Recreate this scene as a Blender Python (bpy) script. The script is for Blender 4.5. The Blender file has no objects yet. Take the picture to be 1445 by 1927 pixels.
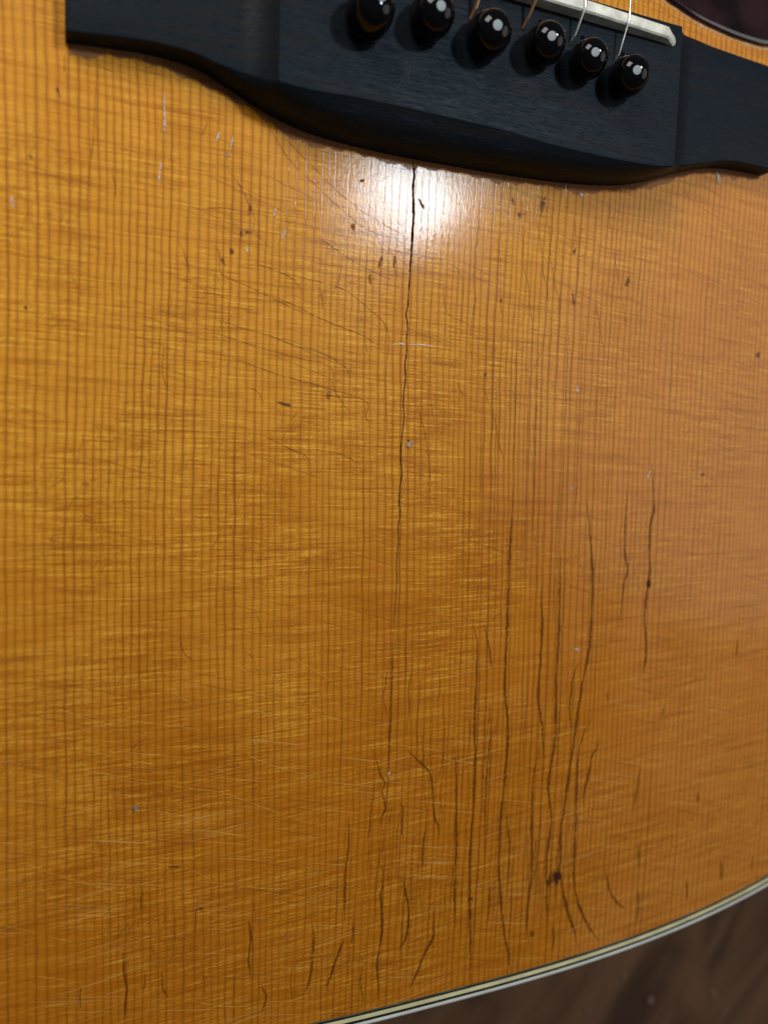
import bpy, bmesh, math, random
from mathutils import Vector, Matrix, Euler
random.seed(7)
S = 0.001                                   # all measures below are millimetres
scene = bpy.context.scene
C = scene.collection

# ------------------------------------------------------------------ camera
cam = bpy.data.cameras.new('camera')
cam.sensor_fit = 'VERTICAL'; cam.sensor_height = 24.0; cam.lens = 24.0 * 1448 / 1927
cam.clip_start = 0.005; cam.clip_end = 20
cam.dof.use_dof = True; cam.dof.focus_distance = 0.1525; cam.dof.aperture_fstop = 6.2
camo = bpy.data.objects.new('camera', cam); C.objects.link(camo)
camo.location = (-74.324 * S, -76.332 * S, 142.366 * S); camo.rotation_euler = (-.090, -.379, .034)
scene.camera = camo

# ------------------------------------------------------------------ light
w = bpy.data.worlds.new('World'); scene.world = w; w.use_nodes = True
w.node_tree.nodes['Background'].inputs[0].default_value = (0.80, 0.90, 1.0, 1)
w.node_tree.nodes['Background'].inputs[1].default_value = 0.06
def lamp(name, loc, target, size, size_y, power, col):
    l = bpy.data.lights.new(name, 'AREA'); l.shape = 'ELLIPSE' if name == 'sheen_lamp' else 'RECTANGLE'; l.size = size * S; l.size_y = size_y * S
    l.energy = power; l.color = col
    o = bpy.data.objects.new(name, l); C.objects.link(o)
    o.location = Vector(loc) * S
    o.rotation_euler = (Vector(target) - Vector(loc)).to_track_quat('-Z', 'Y').to_euler()
    o['kind'] = 'structure'
    return o
lamp('ceiling_lamp', (218, 164, 545), (0, -60, 0), 72, 64, 1.72, (0.76, 0.89, 1.0))
lamp('side_lamp', (-200, 215, 245), (-30, -60, 0), 170, 170, 1.02, (1.0, 0.95, 0.89))
lamp('sheen_lamp', (490, -20, 400), (60, -70, 0), 430, 430, 0.70, (1.0, 0.94, 0.90))  # unseen soft lamp, added to give the broad milky sheen at the right
scene.cycles.max_bounces = 5; scene.cycles.diffuse_bounces = 2; scene.cycles.glossy_bounces = 3
scene.view_settings.view_transform = 'Standard'; scene.view_settings.look = 'None'
scene.view_settings.exposure = -0.04; scene.view_settings.gamma = 1.0

# ------------------------------------------------------------------ node helper
class NT:
    def __init__(s, name):
        s.m = bpy.data.materials.new(name); s.m.use_nodes = True
        s.t = s.m.node_tree; s.b = s.t.nodes['Principled BSDF']; s.o = s.t.nodes['Material Output']
    def n(s, kind, **kw):
        nd = s.t.nodes.new(kind)
        for k, v in kw.items(): setattr(nd, k, v)
        return nd
    def put(s, sock, v):
        if isinstance(v, bpy.types.NodeSocket): s.t.links.new(v, sock)
        elif v is not None: sock.default_value = v
    def math(s, op, a, b=None, c=None, clamp=False):
        nd = s.n('ShaderNodeMath', operation=op, use_clamp=clamp)
        s.put(nd.inputs[0], a); s.put(nd.inputs[1], b)
        if c is not None: s.put(nd.inputs[2], c)
        return nd.outputs[0]
    def mm(s):
        tc = s.n('ShaderNodeTexCoord'); v = s.n('ShaderNodeVectorMath', operation='SCALE')
        s.put(v.inputs[0], tc.outputs['Object']); v.inputs['Scale'].default_value = 1000.0
        x = s.n('ShaderNodeSeparateXYZ'); s.put(x.inputs[0], v.outputs[0])
        return v.outputs[0], x.outputs[0], x.outputs[1], x.outputs[2]
    def xyz(s, x, y, z=0.0):
        nd = s.n('ShaderNodeCombineXYZ'); s.put(nd.inputs[0], x); s.put(nd.inputs[1], y); s.put(nd.inputs[2], z); return nd.outputs[0]
    def noise(s, v, scale=1.0, detail=2.0, rough=.5, dist=0.0):
        nd = s.n('ShaderNodeTexNoise'); s.put(nd.inputs['Vector'], v)
        nd.inputs['Scale'].default_value = scale; nd.inputs['Detail'].default_value = detail
        nd.inputs['Roughness'].default_value = rough; nd.inputs['Distortion'].default_value = dist
        return nd.outputs['Fac']
    def ramp(s, f, a, b, lo=0.0, hi=1.0, smooth=True):
        nd = s.n('ShaderNodeMapRange'); nd.interpolation_type = 'SMOOTHSTEP' if smooth else 'LINEAR'
        s.put(nd.inputs[0], f); s.put(nd.inputs[1], a); s.put(nd.inputs[2], b); s.put(nd.inputs[3], lo); s.put(nd.inputs[4], hi)
        return nd.outputs[0]
    def mix(s, f, a, b, mode='MIX'):
        nd = s.n('ShaderNodeMix', data_type='RGBA', blend_type=mode)
        s.put(nd.inputs[0], f)
        for k, v in ((6, a), (7, b)):
            if isinstance(v, tuple): v = (*v, 1) if len(v) == 3 else v
            s.put(nd.inputs[k], v)
        return nd.outputs[2]
    def bump(s, h, dist, strength=1.0):
        nd = s.n('ShaderNodeBump'); nd.inputs['Strength'].default_value = strength; nd.inputs['Distance'].default_value = dist * S
        s.put(nd.inputs['Height'], h); return nd.outputs[0]
    def set(s, **kw):
        for k, v in kw.items():
            k = k.replace('_', ' ')
            if isinstance(v, tuple) and len(v) == 3: v = (*v, 1)
            s.put(s.b.inputs[k], v)
        return s.m

# ------------------------------------------------------------------ materials
def wood_top():
    t = NT('aged_spruce_lacquer'); P, x, y, z = t.mm(); M = t.math
    # rings run along y; spacing wanders, lines lean slightly
    xw = M('ADD', x, M('MULTIPLY', M('SUBTRACT', t.noise(t.xyz(M('MULTIPLY', x, .012), M('MULTIPLY', y, .010)), 1, 0), .5), 5.0))
    xw = M('ADD', xw, M('MULTIPLY', M('SUBTRACT', t.noise(t.xyz(M('MULTIPLY', x, .35), M('MULTIPLY', y, .11)), 1, 2), .5), .75))
    u = M('ADD', M('MULTIPLY', xw, .67), M('MULTIPLY', t.noise(t.xyz(M('MULTIPLY', xw, .075), 3.1), 1, 1), 3.4))
    k = M('FLOOR', u); fr = M('FRACT', u)
    wn = t.n('ShaderNodeTexWhiteNoise', noise_dimensions='1D'); t.put(wn.inputs['W'], k)
    rnd = wn.outputs['Value']
    d = M('ABSOLUTE', M('SUBTRACT', fr, .5))
    core = t.ramp(d, .025, M('ADD', .075, M('MULTIPLY', rnd, .075)), 1, 0)
    halo = t.ramp(d, .05, .42, 1, 0)
    wave = t.noise(t.xyz(M('MULTIPLY', x, .5), M('MULTIPLY', y, .05)), 1, 0)
    line = M('MULTIPLY', core, M('ADD', .45, M('MULTIPLY', rnd, .55)))
    line = M('MULTIPLY', line, t.ramp(wave, .25, .7, .45, 1)); line = M('MULTIPLY', line, t.ramp(M('ABSOLUTE', M('SUBTRACT', x, 22)), 12, 34, 1.0, .72)); line = M('MULTIPLY', line, t.ramp(t.noise(t.xyz(M('MULTIPLY', x, .09), M('MULTIPLY', y, .02), 7.0), 1, 1), .35, .62, .6, 1.1))
    late = M('MULTIPLY', t.ramp(fr, .1, .5, 0, 1), t.ramp(fr, .5, .56, 1, 0))
    # silk: short cross-grain flecks, broken at every ring, leaning a little
    lean = M('MULTIPLY', M('ADD', x, M('MULTIPLY', M('MULTIPLY', x, x), .007)), t.ramp(y, -160, -40, -.055, .03, False))
    ys = M('ADD', y, lean)
    silk1 = t.noise(t.xyz(M('MULTIPLY', x, .10), M('MULTIPLY', ys, 2.7)), 1, 2, .7, .25)
    silk2 = t.noise(t.xyz(M('ADD', M('MULTIPLY', k, 5.37), M('MULTIPLY', x, .20)), M('MULTIPLY', ys, 3.4)), 1, 1, .6)
    flame = t.noise(t.xyz(M('MULTIPLY', x, .045), M('MULTIPLY', ys, .75)), 1, 3, .62)
    cn = t.n('ShaderNodeTexNoise'); t.put(cn.inputs['Vector'], P); cn.inputs['Scale'].default_value = .045; cn.inputs['Detail'].default_value = 2
    sep = t.n('ShaderNodeSeparateColor'); t.put(sep.inputs[0], cn.outputs['Color'])
    cloud, region, zone = sep.outputs[0], sep.outputs[1], sep.outputs[2]
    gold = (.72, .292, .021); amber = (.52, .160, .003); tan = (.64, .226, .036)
    col = t.mix(t.ramp(M('ADD', M('MULTIPLY', M('SUBTRACT', region, .5), 130), M('SUBTRACT', M('MULTIPLY', x, .5), y)), 25, 130), gold, amber)  # aged toning; the darker amber low down also paints in lamp falloff
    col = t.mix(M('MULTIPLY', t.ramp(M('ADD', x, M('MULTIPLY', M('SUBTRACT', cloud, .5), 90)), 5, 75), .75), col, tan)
    si = M('ADD', M('MULTIPLY', M('SUBTRACT', silk1, .5), 2.9), M('MULTIPLY', M('SUBTRACT', silk2, .5), 1.3))
    si = M('MULTIPLY', M('MULTIPLY', si, t.ramp(zone, .34, .64, .65, 1.25)), t.ramp(x, -5, 25, 1, .66))
    bright = M('MULTIPLY', t.ramp(si, .04, .66, 0, .85), t.ramp(y, -60, -150, 1, .6)); dim = t.ramp(si, -.04, -.60, 0, .65)
    col = t.mix(bright, col, (.94, .48, .045))
    col = t.mix(dim, col, (.34, .095, .003))
    col = t.mix(t.ramp(flame, .50, .72, 0, .48), col, (.30, .085, .003))
    col = t.mix(t.ramp(flame, .46, .30, 0, .25), col, (.86, .44, .05))
    col = t.mix(M('MULTIPLY', halo, .22), col, (.36, .095, .003))
    col = t.mix(M('MULTIPLY', late, .34), col, (.30, .095, .010))
    col = t.mix(M('MULTIPLY', line, .95), col, (.17, .042, .003))
    # fine crackle of the old lacquer
    vor = t.n('ShaderNodeTexVoronoi', feature='DISTANCE_TO_EDGE'); vor.inputs['Scale'].default_value = 1.0
    wob = t.noise(P, .5, 1)
    t.put(vor.inputs['Vector'], t.xyz(M('ADD', M('MULTIPLY', x, .58), M('MULTIPLY', wob, 1.2)), M('ADD', M('MULTIPLY', y, .20), M('MULTIPLY', wob, .7))))
    craze = M('MULTIPLY', t.ramp(vor.outputs['Distance'], .0, .018, 1, 0), t.ramp(zone, .40, .56))
    col = t.mix(M('MULTIPLY', craze, .48), col, (.14, .045, .01))
    # pale cross scratches from years of playing and polishing
    def hair(rot, sx, sy, off, lo, hi):
        a = M('ADD', M('MULTIPLY', x, math.cos(rot) * sx), M('MULTIPLY', y, math.sin(rot) * sx))
        b = M('SUBTRACT', M('MULTIPLY', y, math.cos(rot) * sy), M('MULTIPLY', x, math.sin(rot) * sy))
        return t.ramp(t.noise(t.xyz(a, b, off), 1, 0, .5), lo, hi)
    h1 = M('ADD', hair(-.22, .045, 3.2, 1.0, .70, .80), hair(.13, .05, 3.4, 5.0, .71, .80), clamp=True)
    h1 = M('MULTIPLY', h1, t.ramp(y, -90, -150))
    col = t.mix(M('MULTIPLY', h1, .5), col, (.72, .40, .10))
    h2 = hair(-.30, .04, 2.6, 9.0, .70, .78)
    col = t.mix(M('MULTIPLY', h2, .35), col, (.16, .05, .01))
    fine = t.noise(t.xyz(M('MULTIPLY', x, 2.4), M('MULTIPLY', y, .75)), 1, 2, .6, .5)
    peel = t.noise(P, 1.4, 2, .55)
    h = M('ADD', M('MULTIPLY', core, -.22), M('ADD', M('MULTIPLY', fine, .7), M('MULTIPLY', peel, .22)))
    nb = t.bump(h, .030, .6)
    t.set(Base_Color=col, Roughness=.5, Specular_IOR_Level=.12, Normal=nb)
    t.set(Coat_Weight=.34, Coat_Roughness=t.ramp(cloud, .3, .7, .10, .17), Coat_IOR=1.48)
    t.put(t.b.inputs['Coat Normal'], nb)
    return t.m

def ebony():
    t = NT('worn_black_wood'); P, x, y, z = t.mm(); M = t.math
    g = t.noise(t.xyz(M('MULTIPLY', x, .16), M('MULTIPLY', y, 2.2), M('MULTIPLY', z, 1.4)), 1, 3, .65)
    p = t.noise(t.xyz(M('MULTIPLY', x, .45), M('MULTIPLY', y, 3.4), M('MULTIPLY', z, 2)), 1, 2, .6)
    c = t.noise(P, .05, 2)
    wear = M('MULTIPLY', t.ramp(M('ABSOLUTE', M('SUBTRACT', x, -6)), 8, 34, 1, 0), t.ramp(t.noise(P, .16, 3), .38, .62))
    col = t.mix(c, (.0050, .0085, .0125), (.0080, .0110, .0150))
    col = t.mix(M('MULTIPLY', t.ramp(g, .5, .75), M('ADD', .25, M('MULTIPLY', wear, .75))), col, (.024, .028, .033))
    col = t.mix(t.ramp(t.noise(t.xyz(M('MULTIPLY', x, .03), M('MULTIPLY', y, .5), 3.0), 1, 2), .52, .7, 0, .6), col, (.016, .011, .009))
    col = t.mix(t.ramp(p, .60, .74, 0, .85), col, (.003, .004, .005))
    h = M('SUBTRACT', M('MULTIPLY', g, .5), M('MULTIPLY', t.ramp(p, .56, .72), .9))
    t.set(Base_Color=col, Roughness=t.ramp(g, .3, .7, .56, .46), Specular_IOR_Level=.12, Normal=t.bump(h, .06, .6), Specular_Tint=(.80, .92, 1.0))
    return t.m

def plain(name, col, rough, spec=.5, coat=0.0, var=0.0, scale=.3, bump=0.0, metal=0.0):
    t = NT(name); P, x, y, z = t.mm()
    if var:
        n = t.noise(P, scale, 4)
        c = t.mix(t.ramp(n, .3, .7), tuple(v * (1 - var) for v in col), tuple(min(1, v * (1 + var)) for v in col))
    else: c = col
    t.set(Base_Color=c, Roughness=rough, Specular_IOR_Level=spec, Coat_Weight=coat, Coat_Roughness=.06, Metallic=metal)
    if bump: t.put(t.b.inputs['Normal'], t.bump(t.noise(P, scale * 6, 4), bump, .6))
    return t.m

def ribbon_mat(name, col, power, rough=.4, nscale=1.2, nlo=.35, coat=.6, ragged=False):
    """mark sunk in the lacquer: soft across its width (uv.y), patchy along it"""
    t = NT(name); P, x, y, z = t.mm(); M = t.math
    uv = t.n('ShaderNodeTexCoord').outputs['UV']; sp = t.n('ShaderNodeSeparateXYZ'); t.put(sp.inputs[0], uv)
    a = M('SUBTRACT', 1.0, M('ABSOLUTE', M('SUBTRACT', M('MULTIPLY', sp.outputs[1], 2.0), 1.0)))
    if ragged: a = M('SUBTRACT', M('MULTIPLY', sp.outputs[1], 2.4), M('MULTIPLY', t.noise(P, 1.1, 4, .65), 1.5)); a = t.ramp(a, .0, .35)
    else: a = M('POWER', t.ramp(a, 0, 1), power)
    at = t.n('ShaderNodeAttribute', attribute_name='strength', attribute_type='GEOMETRY').outputs['Fac']
    a = M('MULTIPLY', M('MULTIPLY', a, at), t.ramp(t.noise(P, nscale, 3), .3, .62, nlo, 1), clamp=True)
    n = t.noise(P, .5, 3)
    t.set(Base_Color=t.mix(n, tuple(v * .7 for v in col), tuple(v * 1.3 for v in col)), Roughness=rough, Specular_IOR_Level=.12, Alpha=a)
    return t.m

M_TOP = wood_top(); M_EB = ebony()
M_CRACK_IN = plain('raw_crack_wood', (.018, .009, .004), .9, .1, var=.5, scale=1.5)
M_CRACK_LIP = plain('broken_lacquer_edge', (.34, .19, .09), .55, .4, var=.6, scale=2.0)
M_DARK = ribbon_mat('dirt_filled_check', (.155, .050, .005), .75, nlo=.4)
M_THIN = ribbon_mat('hairline_check', (.20, .055, .006), .6, nlo=.2)
M_SCR = ribbon_mat('pale_scratch', (.88, .47, .06), .8, nscale=.8, nlo=.0, coat=.2)
M_WHITE = ribbon_mat('white_dent', (.80, .72, .62), .5, nscale=2.5, nlo=.0, coat=.2)
M_WORN = ribbon_mat('bare_glue_margin', (.34, .150, .070), 1, rough=.7, nscale=1.5, nlo=.55, coat=0.0, ragged=True)
M_CHIP = {'b': plain('raw_wood_chip', (.24, .095, .025), .8, .2, var=.5, scale=1.5),
          'd': ribbon_mat('bruise', (.13, .045, .026), .8, nscale=1.6, nlo=.1),
          'D': ribbon_mat('dark_bruise', (.050, .016, .012), .8, nscale=1.6, nlo=.5),
          'o': ribbon_mat('brown_bruise', (.14, .045, .010), .8, nscale=1.2, nlo=.3),
          'w': ribbon_mat('white_fleck', (.62, .52, .38), .6, nscale=2.0, nlo=.1),
          'g': plain('grey_chip', (.36, .24, .15), .7, .3, var=.7, scale=2.5, bump=.1)}
M_CREAM = plain('aged_cream_binding', (.80, .71, .38), .35, .5, .5, .12, .15)
M_WHITEB = plain('white_binding', (.90, .88, .78), .28, .5, .7, .10, .12)
M_BLACKL = plain('black_purfling', (.008, .010, .007), .4, .5, .4, .3, .2)
M_GREY = plain('grey_green_purfling', (.095, .10, .065), .4, .5, .4, .3, .2)
M_SIDE = plain('dark_mahogany_side', (.055, .020, .009), .3, .5, .5, .4, .08)
M_PIN = plain('black_pin_plastic', (.003, .003, .0035), .06, .25, 0.0)
M_PEARL = plain('pearl_inlay', (.34, .37, .38), .7, .05, 0, .06, .6)
M_BONE = plain('bone_saddle', (.80, .76, .63), .38, .5, .2, .25, .35, .02)
M_GUARD = plain('dark_tortoise_guard', (.018, .006, .007), .13, .5, .6, .7, .12)
M_BRONZE = plain('bronze_winding', (.60, .34, .17), .3, .5, metal=1.0)
M_STEEL = plain('plain_steel', (.72, .70, .68), .22, .5, metal=1.0)
M_HOLE = plain('slot_black', (.003, .003, .003), .9, .05)
M_SPECK = plain('dust_crumb', (.30, .19, .13), .8, .3, var=.4, scale=.6)
def floor_mat():
    t = NT('dark_brown_table'); P, x, y, z = t.mm(); M = t.math
    a = M('ADD', M('MULTIPLY', x, .62), M('MULTIPLY', y, .78)); b = M('SUBTRACT', M('MULTIPLY', y, .62), M('MULTIPLY', x, .78))
    g = t.noise(t.xyz(M('MULTIPLY', a, .02), M('MULTIPLY', b, .05)), 1, 3, .5, .6)
    c = t.noise(P, .018, 3)
    col = t.mix(t.ramp(g, .3, .72), (.085, .038, .018), (.21, .100, .050))
    col = t.mix(t.ramp(c, .45, .7, 0, .6), col, (.24, .11, .05))
    t.set(Base_Color=col, Roughness=t.ramp(c, .3, .7, .30, .42), Specular_IOR_Level=.4, Normal=t.bump(g, .3, .3))
    return t.m
M_FLOOR = floor_mat()

# ------------------------------------------------------------------ mesh helpers
def link(name, me, mat, parent=None, **props):
    o = bpy.data.objects.new(name, me); C.objects.link(o); o.parent = parent
    for m in (mat if isinstance(mat, (list, tuple)) else [mat]):
        if m: me.materials.append(m)
    for k, v in props.items(): o[k] = v
    return o
def finish(bm, name, angle=35):
    bmesh.ops.remove_doubles(bm, verts=bm.verts, dist=1e-7)
    bmesh.ops.recalc_face_normals(bm, faces=bm.faces)
    for f in bm.faces: f.smooth = True
    for e in bm.edges:
        if len(e.link_faces) == 2 and e.calc_face_angle(0) > math.radians(angle): e.smooth = False
    me = bpy.data.meshes.new(name); bm.to_mesh(me); bm.free(); return me
def loft(rings, closed=True, caps=True):
    """rings: list of equal length lists of mm points"""
    bm = bmesh.new(); V = [[bm.verts.new(Vector(p) * S) for p in r] for r in rings]; n = len(V[0])
    for a, b in zip(V, V[1:]):
        for i in range(n if closed else n - 1):
            bm.faces.new((a[i], a[(i + 1) % n], b[(i + 1) % n], b[i]))
    if caps and closed: bm.faces.new(V[0][::-1]); bm.faces.new(V[-1])
    return bm
def interp(tab, x):
    if x <= tab[0][0]: return tab[0][1]
    for (a, p), (b, q) in zip(tab, tab[1:]):
        if x <= b:
            i = tab.index((a, p)); t = (x - a) / (b - a)
            p0 = tab[max(i - 1, 0)]; p3 = tab[min(i + 2, len(tab) - 1)]
            m1 = (q - p0[1]) / (b - p0[0]) * (b - a); m2 = (p3[1] - p) / (p3[0] - a) * (b - a)
            t2, t3 = t * t, t * t * t
            return (2*t3 - 3*t2 + 1) * p + (t3 - 2*t2 + t) * m1 + (-2*t3 + 3*t2) * q + (t3 - t2) * m2
    return tab[-1][1]
def smooth_line(pts, step=.8):
    out = []; P = [Vector(p) for p in pts]
    for i in range(len(P) - 1):
        p0 = P[max(i - 1, 0)]; p1, p2 = P[i], P[i + 1]; p3 = P[min(i + 2, len(P) - 1)]
        n = max(1, int((p2 - p1).length / step))
        for j in range(n):
            t = j / n
            out.append(.5 * ((2*p1) + (p2 - p0)*t + (2*p0 - 5*p1 + 4*p2 - p3)*t*t + (3*p1 - p0 - 3*p2 + p3)*t**3))
    out.append(P[-1]); return out
layer = [0]
def ribbon(name, pts, width, mat, parent, strength=1.0, step=.8, jit=.06, taper=True, tin=4.0, tout=4.0, zf=None):
    pl = smooth_line(pts, step); n = len(pl); layer[0] += 1; z = (.012 + .0006 * layer[0]) if zf is None else zf
    tin = min(tin, n * step * .3); tout = min(tout, n * step * .25)
    vs, fs, uv, st = [], [], [], []; ph = random.random() * 9
    for i, p in enumerate(pl):
        a = pl[max(i - 1, 0)]; b = pl[min(i + 1, n - 1)]; d = (b - a).normalized(); nr = Vector((-d.y, d.x))
        t = i / (n - 1); e = min(1.0, t * n * step / tin + .15, (1 - t) * n * step / tout + .15) if taper else 1.0
        wd = width * e * (.8 + .3 * math.sin(i * .55 + ph) * math.sin(i * .21 + 2 * ph)) * .5
        q = p + nr * random.uniform(-jit, jit) * (1 if 0 < i < n - 1 else 0)
        for k, s in enumerate((-1, 0, 1)):
            r = q + nr * wd * s; vs.append((r.x * S, r.y * S, z * S)); st.append(strength * (.45 + .55 * e))
        if i:
            o = 3 * i
            for k in (0, 1): fs.append((o - 3 + k, o - 2 + k, o + 1 + k, o + k))
    me = bpy.data.meshes.new(name); me.from_pydata(vs, [], fs)
    L = me.uv_layers.new(name='UVMap')
    for lp in me.loops: L.data[lp.index].uv = (lp.vertex_index // 3 / n, (lp.vertex_index % 3) * .5)
    at = me.attributes.new('strength', 'FLOAT', 'POINT'); at.data.foreach_set('value', st)
    if me.polygons[0].normal.z < 0: me.flip_normals()
    return link(name, me, mat, parent)
def chip(name, x, y, wd, ht, ang, mat, parent):
    layer[0] += 1; z = .012 + .0006 * layer[0]; n = 16; a = math.radians(ang)
    vs = [(x * S, y * S, (z + .004) * S)]; ph = [random.random() * 6.3 for _ in range(3)]
    ph1 = random.uniform(.0, .9)
    for ring, f in ((0, .55), (1, 1.0)):
        for i in range(n):
            t = 2 * math.pi * i / n
            r = f * (1 + .22 * math.sin(2*t + ph[0]) + .18 * math.sin(3*t + ph[1]) + .12 * math.sin(5*t + ph[2]) + random.uniform(-.08, .08))
            px, py = r * math.cos(t) * wd * .5, r * math.sin(t) * ht * .5
            vs.append(((x + px * math.cos(a) - py * math.sin(a)) * S, (y + px * math.sin(a) + py * math.cos(a)) * S, (z - .003 * ring) * S))
    fs = [(0, 1 + i, 1 + (i + 1) % n) for i in range(n)] + [(1 + i, 1 + n + i, 1 + n + (i + 1) % n, 1 + (i + 1) % n) for i in range(n)]
    me = bpy.data.meshes.new(name); me.from_pydata(vs, [], fs)
    L = me.uv_layers.new(name='UVMap')
    for lp in me.loops: L.data[lp.index].uv = (0, .5 if lp.vertex_index == 0 else (.62 if lp.vertex_index <= n else 1.0))
    at = me.attributes.new('strength', 'FLOAT', 'POINT'); at.data.foreach_set('value', [1.0] * len(vs))
    return link(name, me, mat, parent)
def tube(pts, rad, seg=8):
    pts = [Vector(p) for p in pts]; rings = []; up = Vector((1, 0, 0))
    for i, p in enumerate(pts):
        d = (pts[min(i + 1, len(pts) - 1)] - pts[max(i - 1, 0)]).normalized()
        a = (up - d * up.dot(d)).normalized(); b = d.cross(a); r = rad[i] if isinstance(rad, list) else rad
        rings.append([p + (a * math.cos(2*math.pi*k/seg) + b * math.sin(2*math.pi*k/seg)) * r for k in range(seg)])
    return loft(rings)

# ------------------------------------------------------------------ measured data (mm on the soundboard, origin between the pins)
MAIN = [(-13.23,-19.25,0.856),(-13.12,-22.25,0.8),(-13.25,-24.79,0.8),(-12.96,-29.3,0.802),(-13.04,-33.38,0.802),(-13.15,-36.46,0.687),(-13.3,-41.6,0.516),(-13.42,-44.69,0.459),(-13.45,-46.97,0.459),(-13.83,-49.07,0.458),(-13.4,-51.31,0.46),(-13.53,-54.12,0.46),(-13.43,-56.71,0.46),(-13.7,-58.82,0.517),(-13.49,-61.42,0.484),(-13.73,-64.27,0.507),(-13.75,-66.9,0.461),(-13.55,-69.2,0.439),(-13.69,-71.64,0.439),(-13.92,-74.83,0.439),(-13.94,-77.48,0.463),(-13.61,-80.14,0.464),(-13.99,-85.81,0.406),(-13.66,-88.49,0.408),(-14.02,-91.4,0.407),(-13.81,-94.1,0.373),(-13.96,-96.26,0.374),(-14.09,-99.19,0.327),(-13.93,-102.02,0.328),(-13.99,-105.4,0.282),(-14.25,-111.2,0.212),(-14.25,-114.5,0.071)]
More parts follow.
